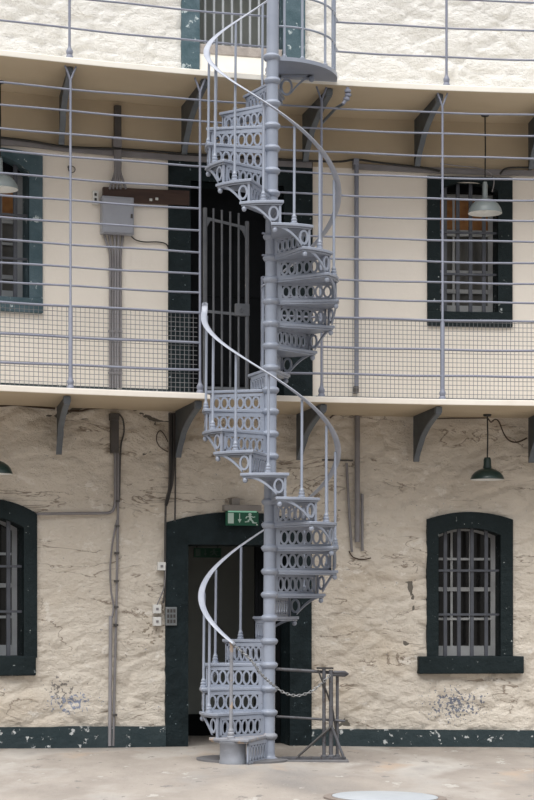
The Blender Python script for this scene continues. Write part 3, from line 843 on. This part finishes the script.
# ------------------------------------------------------------------ hanging lamps
def lamp(px, y_top, y_bot, halfw, n, sof, y_cap, mat, label, slope, matin='lampwhite', bulge=False, cr=.04):
    u, zb = wpx(px, y_bot, n); zt = WZ(px, y_top, n); zc = WZ(px, y_cap, n)
    c = wp((u, n, 0)); r = halfw*(c.y+D0)/F
    t = thing('pendant_lamp', (c.x, c.y, zb), label, 'lamp', 'hanging gallery lamps')
    h = zt - zb
    if bulge: prof = [(r,0),(r*1.0,h*.06),(r*.95,h*.30),(r*.80,h*.58),(r*.56,h*.83),(r*.30,h*.96),(cr,h)]
    else:     prof = [(r,0),(r*1.0,h*.08),(r*.92,h*.36),(r*.76,h*.64),(r*.52,h*.86),(r*.30,h*.97),(cr,h)]
    inner = [(max(a-.008,.01), b-.006 if i else b) for i, (a, b) in enumerate(prof)]
    def shell(pr, flip=False):
        mb = MB(); N = 32; vs = []; fs = []
        for a, b in pr:
            for k in range(N): w = 2*math.pi*k/N; vs.append((c.x+a*math.cos(w), c.y+a*math.sin(w), zb+b))
        for i in range(len(pr)-1):
            for k in range(N): k2 = (k+1) % N; fs.append((i*N+k, i*N+k2, i*N+N+k2, i*N+N+k))
        return mb.add(vs, fs)
    shell(prof).build('lamp_shade', M[mat], t, smooth=50)
    shell([(r,0)]+inner).build('shade_lining', M[matin], t, smooth=50)
    MB().lathe([(cr,zt-.005),(cr*1.08,zt+.01),(cr*.95,zt+.03),(cr*.9,zc-.02),(cr*.7,zc)], (c.x,c.y,0), 20).build('lamp_cap', M[mat], t, smooth=50)
    MB().lathe([(.012,zb+h*.85),(.03,zb+h*.55),(.034,zb+h*.35),(.025,zb+h*.18),(.008,zb+h*.12)], (c.x,c.y,0), 16).build('bulb', M['lampwhite'], t, smooth=60)
    MB().tube([(c.x,c.y,zc-.01),(c.x+.004,c.y,(zc+sof)/2),(c.x,c.y,sof-.001)], .007, 6).build('cord', M['cable'], t, smooth=50)
    MB().lathe([(.035,sof-.02),(.04,sof-.008),(.04,sof-.001)], (c.x,c.y,0), 16).build('ceiling_rose', M['cable'], t, smooth=50)
    return t
lamp(487.3, 468.3, 479.7, 17, .33, Z_SOF1, 457.5, 'lampgreen', 'dark green enamel lamp hanging above the lower right arched window', 0)
lamp(485, 198.5, 213.5, 17, .33, Z_SOF2, 182, 'lampgrey', 'pale grey enamel lamp hanging before the upper right barred window', 0, bulge=True, cr=.027)
lamp(-5, 460.5, 474, 17.5, .33, Z_SOF1, 448, 'lampgreen', 'dark green enamel lamp cut by the photo edge, above the lower left window', 0)
lamp(0, 174, 189.5, 18, .33, Z_SOF2, 158, 'lampgrey', 'pale grey enamel lamp cut by the photo edge, before the upper left window', 0, bulge=True, cr=.027)

# ------------------------------------------------------------------ things fixed to the wall
def wtube(pts, r, n=None, seg=8):
    """tube through photo positions on the wall; pts: (px, py[, n])"""
    Q = []
    for p in pts:
        nn = p[2] if len(p) > 2 else (n if n is not None else r+.018)
        u, z = wpx(p[0], p[1], nn); Q.append(wp((u, nn, z)))
    if len(Q) > 2:
        D = []
        for i in range(len(Q)-1):
            q = [Q[max(i-1,0)], Q[i], Q[i+1], Q[min(i+2,len(Q)-1)]]
            D += [cat(*q, j/6) for j in range(6)]
        Q = D + [Q[-1]]
    return MB().tube(Q, r, seg)
def wthing(name, mb, mat, label, c, group=None, smooth=50):
    zmin = min(v.z for v in mb.v); m = sum((v for v in mb.v), Vector())/len(mb.v)
    return tag(mb.build(name, M[mat], origin=(m.x, m.y, zmin), smooth=smooth), label, c, group)
def wbox(px0, py0, px1, py1, n0, n1, mb=None):
    c = (px0+px1)/2
    return (mb or MB()).rect(WU(px0,n1), WZ(c,py1,n1), WU(px1,n1), WZ(c,py0,n1), wf, n0, n1, 2)

# trunking and cables across the middle wall under the top gallery
ca = MB(); TR = [(-30,141),(30,144.5),(60,149),(100,152.5),(168,158),(312,166),(340,166.5),(400,169.5),(460,172),(534,174),(580,175)]
us = [WU(p[0]) for p in TR]; zs = [WZ(p[0],p[1]) for p in TR]
fn_z = lambda u: next((zs[i]+(zs[i+1]-zs[i])*(u-us[i])/(us[i+1]-us[i]) for i in range(len(us)-1) if us[i] <= u <= us[i+1]), zs[0] if u < us[0] else zs[-1])
def trunk(pa, pb, label):
    a, b = WU(pa), WU(pb); N = 24
    A_ = [(a+(b-a)*i/N, fn_z(a+(b-a)*i/N)-.027) for i in range(N+1)]
    mb = MB().ribbon(A_, [(u, z+.054) for u, z in A_], wf, .012, .042)
    return wthing('cable_trunking', mb, 'conduit', label, 'trunking', smooth=0)
trunk(-60, 311, 'grey cable trunking along the wall under the top gallery, left of the tall pipe')
trunk(352, 580, 'grey cable trunking along the wall under the top gallery, right of the tall pipe')
wthing('cable', wtube([(-30,135),(0,137.5),(30,141),(60,146),(90,148),(120,149),(150,151),(190,154),(260,158),(312,161),(340,161.5),(356,159.5),(375,162),(400,165),(425,168),(440,171)], .011, .062), 'cable', 'long black cable along the top of the middle wall', 'cable')
wthing('cable', wtube([(440,163.5),(460,166),(478,168),(490,173),(494,181),(492,192)], .006, .09), 'tubepale', 'thin pale cable curving down to the grey lamp', 'cable')
wthing('cable', wtube([(500,174),(505,169),(515,167.5),(540,167.5),(570,167)], .010, .075), 'cable', 'black cable above the upper right window, running out at the edge', 'cable')

# electrical box with its cables, board and switch
eb = thing('electrical_box', wp((WU(118), .02, WZ(118,236))), 'grey enamel electrical box mounted on the wall under the dark board', 'electrical box')
wbox(102.3, 196.5, 134, 234, .015, .10).build('box_body', M['box'], eb, smooth=0, bevel=.006)
wbox(103.3, 198.3, 133, 232.5, .098, .112).build('box_door', M['box'], eb, smooth=0, bevel=.004)
wbox(131, 214, 132.8, 218, .112, .122).build('latch', M['dkpipe'], eb, smooth=0)
wthing('wooden_board', MB().prism([(WU(102),WZ(102,202)),(WU(188),WZ(188,206.5)),(WU(188),WZ(188,192)),(WU(102),WZ(102,188))], wf, .012, .055), 'wood', 'long dark stained board on the wall behind the grey box top', 'board', smooth=0)
ho = MB()
for px, py in ((151,199.5),(157,198.5)): ho = wthing('hook', wbox(px-1.3, py-1, px+1.3, py+1.4, .055, .075), 'white', ('small white hook on the dark board, nearer the box' if px < 155 else 'small white hook on the dark board, farther from the box'), 'hook', smooth=0)
sw = thing('wall_switch', wp((WU(95.5),.01,WZ(95.5,204))), 'small white switch on the wall left of the grey box', 'switch')
wbox(93, 190.5, 98.5, 204, .004, .04).build('switch_plate', M['white'], sw, smooth=0, bevel=.004)
wbox(94.8, 193, 96.8, 195.5, .04, .05).build('rocker', M['cable'], sw, smooth=0)
wbox(94.8, 198, 96.8, 200.5, .04, .05).build('rocker', M['cable'], sw, smooth=0)
wthing('cable', wtube([(131,236),(136,240),(145,242),(158,242),(166,244),(169,249)], .006, .02), 'cable', 'thin dark cable from the grey box to the doorway', 'cable')

db = thing('cable_duct', wp((WU(118),.03,WZ(118,142))), 'narrow brown cable duct above the black cable, under the top gallery', 'duct')
wbox(115, 105, 121.5, 142, .005, .06).build('duct', M['dkpipe'], db, smooth=0, bevel=.004)
wbox(113.5, 136, 122, 147, .005, .075).build('junction_box', M['conduit'], db, smooth=0, bevel=.004)
up_ = thing('conduit_bundle', wp((WU(118),.03,WZ(118,188))), 'bundle of grey conduits fanning down onto the grey box', 'conduit')
for i, (a, b) in enumerate(((115,109.5),(116.3,113),(117.7,117),(119,120.5),(120.4,126))):
    wtube([(a,150),(a,164),(a,172),((a+b)/2,181),(b,189)], .011, .066+.0*i).build('conduit', M['conduit'], up_, smooth=50)
dn = thing('conduit_bundle', wp((WU(116),.03,WZ(116,390))), 'bundle of grey conduits running down from the grey box to the gallery floor', 'conduit')
for i, (a, b) in enumerate(((104,110.2),(109,112.8),(114.5,115.4),(118.5,118),(123,120.6))):
    wtube([(a,234.5),(a+(b-a)*.4,243),(b,256),(b,300),(b,388)], .0118, .035).build('conduit', M['tubepale'] if i in (2,3) else M['conduit'], dn, smooth=50)
for y in (268, 330, 372):
    wbox(108.5, y, 122.5, y+2.2, .028, .052).build('clip', M['conduit'], dn, smooth=0)

wr = MB().tube([wp((WU(71)+.03*math.sin(q*.52), .03, WZ(71,170)-.03*math.cos(q*.52)+.0)) for q in range(13)], .005, 6)
wr.add(*(lambda m: (m.v, m.f))(wbox(68.5, 165.6, 71.5, 167.4, -.03, .035)))
wthing('wall_ring', wr, 'dkpipe', 'small dark iron ring on the plaster right of the upper left window', 'ring')
# tall pipe at right of the stair on the middle wall
pp = thing('drain_pipe', wp((WU(356.5),.04,WZ(356.5,392))), 'tall grey pipe on the middle wall, right of the stair', 'pipe')
wtube([(356.5,162),(356.5,393)], .022, .05, 12).build('pipe', M['rail'], pp, smooth=50)
wbox(353.8, 158, 359.2, 164, .01, .082).build('pipe_cap', M['rail'], pp, smooth=0, bevel=.006)
wbox(354, 386, 359, 393, .01, .082).build('pipe_foot', M['dkpipe'], pp, smooth=0, bevel=.006)

# courtyard level: pipes right of the stair
wthing('conduit_pipe', wtube([(357.3,416),(357.3,542)], .026, .045, 12), 'conduit', 'thickest of three grey pipes on the lower wall right of the stair', 'pipe')
wthing('conduit_pipe', wtube([(346.6,463),(348.5,500),(351.8,552)], .013, .03, 10), 'conduit', 'slightly leaning grey pipe on the lower wall, nearest the stair', 'pipe')
wthing('conduit_pipe', wtube([(362.2,494),(362.2,551)], .014, .03, 10), 'conduit', 'short grey pipe clipped beside the thick pipe, farthest from the stair', 'pipe')
wthing('wall_rod', wtube([(322,460),(353,460.5)], .008, .02), 'dkpipe', 'thin dark horizontal rod meeting the thick grey pipe', 'rod')
wthing('cable', wtube([(330,418),(334,415),(342,414),(353,415)], .008, .03), 'brown', 'short brown cable under the first gallery ending at the thick grey pipe', 'cable')
wthing('cable', wtube([(349,551),(353,557),(362,559.5),(371,558)], .006, .012), 'brown', 'thin brown cable drooping below the pipe ends', 'cable')

# courtyard level: conduits left of the doorway
td = thing('cable_duct', wp((WU(115),.03,WZ(115,453))), 'narrow brown duct box high on the lower wall above two conduits', 'duct')
wbox(111.3, 414, 119, 453, .005, .07).build('duct', M['dkpipe'], td, smooth=0, bevel=.005)
wbox(110.8, 413, 119.5, 420, .005, .085).build('duct_cap', M['dkpipe'], td, smooth=0, bevel=.004)
wthing('conduit_pipe', wtube([(115.2,452),(115.2,480),(115.2,500),(114,508),(110,512.5),(100,513.2),(70,513.5),(37,514)], .014, .03, 10), 'conduit', 'grey conduit bending left from the duct to the lower left window', 'conduit')
t = thing('conduit_pipe', wp((WU(117.5),.03,WZ(117.5,745))), 'straight thin grey conduit running down the lower wall to the floor', 'conduit')
wtube([(118.2,452),(117.8,520),(116.5,600),(114.5,690),(113.2,746)], .012, .03, 10).build('conduit', M['conduit'], t, smooth=50)
for y in (500, 525, 552, 580, 606, 624, 714): wbox(115.9-(y-500)*.012, y, 119.9-(y-500)*.012, y+2.2, .01, .052).build('clip', M['dkpipe'], t, smooth=0)
wthing('cable', wtube([(117,520),(113,540),(110.3,565),(111,590),(113.5,606),(112,618)], .009, .03), 'conduit', 'wavy grey cable beside the straight conduit on the lower wall', 'cable')
wthing('conduit_pipe', wtube([(110.6,616),(110.2,680),(109.7,746)], .0165, .035, 10), 'tubepale', 'thick pale conduit low on the wall, left of the straight thin one', 'conduit')
wthing('cable', wtube([(119,414),(123,420),(124,432),(121,445),(120,470),(119.4,500)], .008, .03), 'dkpipe', 'dark cable looping past the side of the narrow duct box', 'cable')
wthing('cable', wtube([(-20,405.5),(0,406),(15,405),(35,407),(55,408.5)], .009, .02), 'brown', 'brown cable along the top of the lower wall at the left edge', 'cable')
wthing('cable', wtube([(66,411),(80,411),(90,409),(105,408),(118,408.5)], .009, .02), 'brown', 'brown cable along the top of the lower wall between bracket and duct', 'cable')

# cables beside the courtyard doorway
cb = thing('cable_bundle', wp((WU(170),.03,WZ(170,480))), 'thick dark bundle of cables under the bracket beside the courtyard doorway', 'cables')
for i, pts in enumerate(([(169.5,413),(169.8,450),(169.3,485),(167,497),(165.5,505)], [(171.6,413),(171.8,450),(171,484),(168.5,495),(166.2,506)], [(173.6,413),(173.6,455),(172.6,480),(170,492),(167,504)])):
    wtube(pts, .011, .035+.012*(i % 2)).build('cable', M['cable' if i == 1 else 'dkpipe'], cb, smooth=50)
wthing('conduit_pipe', wtube([(175.4,413),(175.4,470),(175,521)], .008, .03), 'dkpipe', 'thin dark rod from the bracket down to the corner of the doorway', 'conduit')
wthing('cable', wtube([(165.8,500),(165.2,530),(165,560),(164.8,590),(163,603)], .010, .035), 'dkpipe', 'dark cable running down the doorway edge to the white boxes', 'cable')
wthing('cable', wtube([(165.5,565),(164.5,585),(160,598),(157,605)], .006, .055), 'conduit', 'thin grey cable curving into the middle white box', 'cable')
wthing('cable', wtube([(168,452),(160,447),(156.5,440),(157.5,433),(161,431),(165,436),(168,442)], .005, .03), 'brown', 'loop of thin brown cable beside the doorway cables', 'cable')
for (a, b, c_, d_, lab) in ((158,562,166,570.5,'white junction box beside the doorway, topmost of three'), (153.5,604.5,161.5,613.5,'white junction box beside the doorway, middle of three'), (153.5,617,161.5,626,'white junction box beside the doorway, lowest of three')):
    jb = thing('junction_box', wp(((WU(a)+WU(c_))/2,.02,WZ((a+c_)/2,d_))), lab, 'junction box', 'white boxes by the doorway')
    wbox(a, b, c_, d_, .008, .06).build('box_body', M['white'], jb, smooth=0, bevel=.006)
    cc = ((a+c_)/2, (b+d_)/2)
    wbox(cc[0]-1.2, cc[1]-1.2, cc[0]+1.2, cc[1]+1.2, .058, .068).build('knockout', M['conduit'], jb, smooth=0)
kp = thing('keypad', wp((WU(171),.03,WZ(171,625))), 'grey metal keypad on the left jamb of the courtyard doorway', 'keypad')
wbox(165.8, 607, 177, 625.5, .028, .06).build('keypad_plate', M['greyp'], kp, smooth=0, bevel=.005)
for i in range(3):
    for j in range(3):
        wbox(167.3+3.1*i, 609.2+5.2*j, 169.3+3.1*i, 612.6+5.2*j, .060, .067).build('key', M['dkpipe'], kp, smooth=0)

# lamp cable on the lower right
wthing('cable', wtube([(488,418.5,.33),(491,422,.3),(495,419.5,.25),(499,422,.15),(504,434,.04),(510,441,.03),(518,442,.03),(527,438,.03)], .007), 'brown', 'brown cable looping from the hanging green lamp towards the last bracket', 'cable')
wthing('cable', wtube([(430,419,.02),(450,418.3),(470,418.2),(488,418,.03)], .006, .02), 'brown', 'thin brown cable along the lower wall top to the green lamp', 'cable')
# hanger where the top rail of the first gallery meets the round landing
hp = thing('rail_hanger', wp((WU(347,NR), NR, WZ(347,104,NR))), 'small knobbly grey hanger under the slab edge beside the round landing', 'hanger')
q = [at(347.5, 87, .70), at(348, 95, .72), at(346.5, 99, .71), at(343, 104, .70)]
MB().tube(q, .016, 10).build('hanger_rod', M['rail'], hp, smooth=50)
for p_ in (q[1], q[2], (q[0]+q[1])/2):
    MB().lathe([(.01,-.02),(.028,-.012),(.03,0),(.028,.012),(.01,.02)], p_, 12).build('knob', M['rail'], hp, smooth=50)
MB().tube([at(343,104,.72), at(336,108,.9), at(322,123,1.3)], .014, 8).build('stay', M['bracket2'], hp, smooth=50)

# ------------------------------------------------------------------ exit signs
def exit_sign(name, px0, py0, px1, py1, n, label, housing=True, dim=1):
    c = (px0+px1)/2
    ua, ub = WU(px0,n), WU(px1,n); za, zb = WZ(c,py1,n), WZ(c,py0,n)
    t = thing('exit_sign', wp(((ua+ub)/2,n,za)), label, 'exit sign')
    MB().rect(ua, za, ub, zb, wf, n-.02, n).build('sign_panel', M['signgreen' if housing else 'signgreendim'], t, smooth=0)
    W, Hh = ub-ua, zb-za
    pt = lambda x, y: (ua+W*x, za+Hh*y)
    ms = M['signwhite' if housing else 'signwhitedim']
    def poly(mb, pp): mb.prism([pt(*p) for p in pp], wf, n+.0005, n+.003); return mb
    poly(MB(), [(.06,.14),(.235,.14),(.235,.88),(.06,.88)]).build('door_symbol', ms, t, smooth=0)
    poly(MB(), [(.405,.86),(.405,.45),(.36,.45),(.4175,.18),(.475,.45),(.43,.45),(.43,.86)]).build('arrow_symbol', ms, t, smooth=0)
    sm = MB()
    sm.prism([(ua+W*.735+.115*Hh*math.cos(w), za+Hh*.80+.105*Hh*math.sin(w)) for w in [2*math.pi*i/12 for i in range(12)]], wf, n+.0005, n+.003)
    poly(sm, [(.69,.70),(.76,.70),(.80,.44),(.72,.40)])
    poly(sm, [(.74,.68),(.83,.56),(.90,.60),(.89,.66),(.83,.63),(.77,.71)])
    poly(sm, [(.70,.70),(.63,.66),(.59,.52),(.62,.50),(.66,.61),(.71,.62)])
    poly(sm, [(.75,.46),(.82,.40),(.86,.24),(.95,.22),(.95,.16),(.82,.16),(.78,.34),(.72,.40)])
    poly(sm, [(.72,.44),(.71,.26),(.58,.22),(.58,.29),(.66,.31),(.67,.42)])
    sm.build('running_figure', ms, t, smooth=0)
    if housing:
        MB().rect(WU(223.5,n), zb+.005, WU(261,n), zb+.062, wf, n-.06, n+.03).build('housing', M['housing'], t, smooth=0, bevel=.006)
        MB().rect(ua+.02, zb-.008, ub-.02, zb+.006, wf, n-.012, n+.012).build('light_tube', M['signtube'], t, smooth=0)
        MB().rect(WU(232,n), zb+.06, WU(240,n), zb+.125, wf, -.005, n-.0).build('mount', M['housing'], t, smooth=0, bevel=.004)
        MB().rect(ua+W*.93, za+.004, ua+W*.97, za+.012, wf, n, n+.004).build('badge', M['white'], t, smooth=0)
    return t
exit_sign('exit_sign', 226, 511.5, 258.5, 525.5, .11, 'green exit sign with running man above the courtyard doorway')
t = exit_sign('exit_sign', 194, 548, 221, 557.5, -1.2, 'dim green exit sign hanging inside the courtyard doorway', False)
n = -1.2; ua, ub = WU(197,n), WU(218,n); zz = WZ(207,548,n)
r_ = MB()
for u in (ua, ub): r_.tube([wp((u,n-.01,zz-.01)), wp((u,n-.01,Z_SOF1-.09))], .006, 6)
r_.build('hanging_rod', M['dkpipe'], t, smooth=50)

# ------------------------------------------------------------------ light
w = bpy.data.worlds.new('overcast'); scn.world = w; w.use_nodes = True
nt = w.node_tree; nt.nodes.clear(); Lk = nt.links.new
out = nd(nt,'ShaderNodeOutputWorld'); bg = nd(nt,'ShaderNodeBackground')
tc = nd(nt,'ShaderNodeTexCoord'); sep = nd(nt,'ShaderNodeSeparateXYZ'); Lk(tc.outputs['Generated'], sep.inputs[0])
cr = nd(nt,'ShaderNodeValToRGB'); e = cr.color_ramp.elements
e[0].position = .0; e[0].color = (.05,.047,.045,1)
e[1].position = 1.0; e[1].color = (1.0,1.0,1.02,1)
for p_, c_ in ((.48,(.08,.077,.073,1)),(.56,(.22,.22,.22,1)),(.75,(.58,.59,.61,1))):
    x = e.new(p_); x.color = c_
mr = nd(nt,'ShaderNodeMapRange'); mr.inputs[1].default_value = -1; mr.inputs[2].default_value = 1
Lk(sep.outputs['Z'], mr.inputs[0]); Lk(mr.outputs[0], cr.inputs[0]); Lk(cr.outputs[0], bg.inputs[0]); Lk(bg.outputs[0], out.inputs[0])
bg.inputs[1].default_value = 1.25
sd = bpy.data.lights.new('sun', 'SUN'); so = bpy.data.objects.new('sun', sd); COL.objects.link(so)
sd.energy = 2.2; sd.angle = R(50); sd.color = (1,.985,.96)
so.rotation_euler = Vector((.18, .52, -.83)).to_track_quat('-Z', 'Y').to_euler()
so.location = (-3, -10, 12)

cd = bpy.data.cameras.new('camera'); co_ = bpy.data.objects.new('camera', cd); COL.objects.link(co_)
co_.location = (CX, -D0, EYE); co_.rotation_euler = (R(90), 0, 0)
cd.sensor_fit = 'VERTICAL'; cd.sensor_height = 36; cd.lens = F/800*36
cd.shift_y = (HOR-400)/800; cd.clip_end = 200
scn.camera = co_
vs_ = scn.view_settings; vs_.view_transform = 'Standard'; vs_.look = 'None'; vs_.exposure = 0.52; vs_.gamma = 1; vs_.use_curve_mapping = False
for o in scn.objects:
    if '_w' in o: del o['_w']
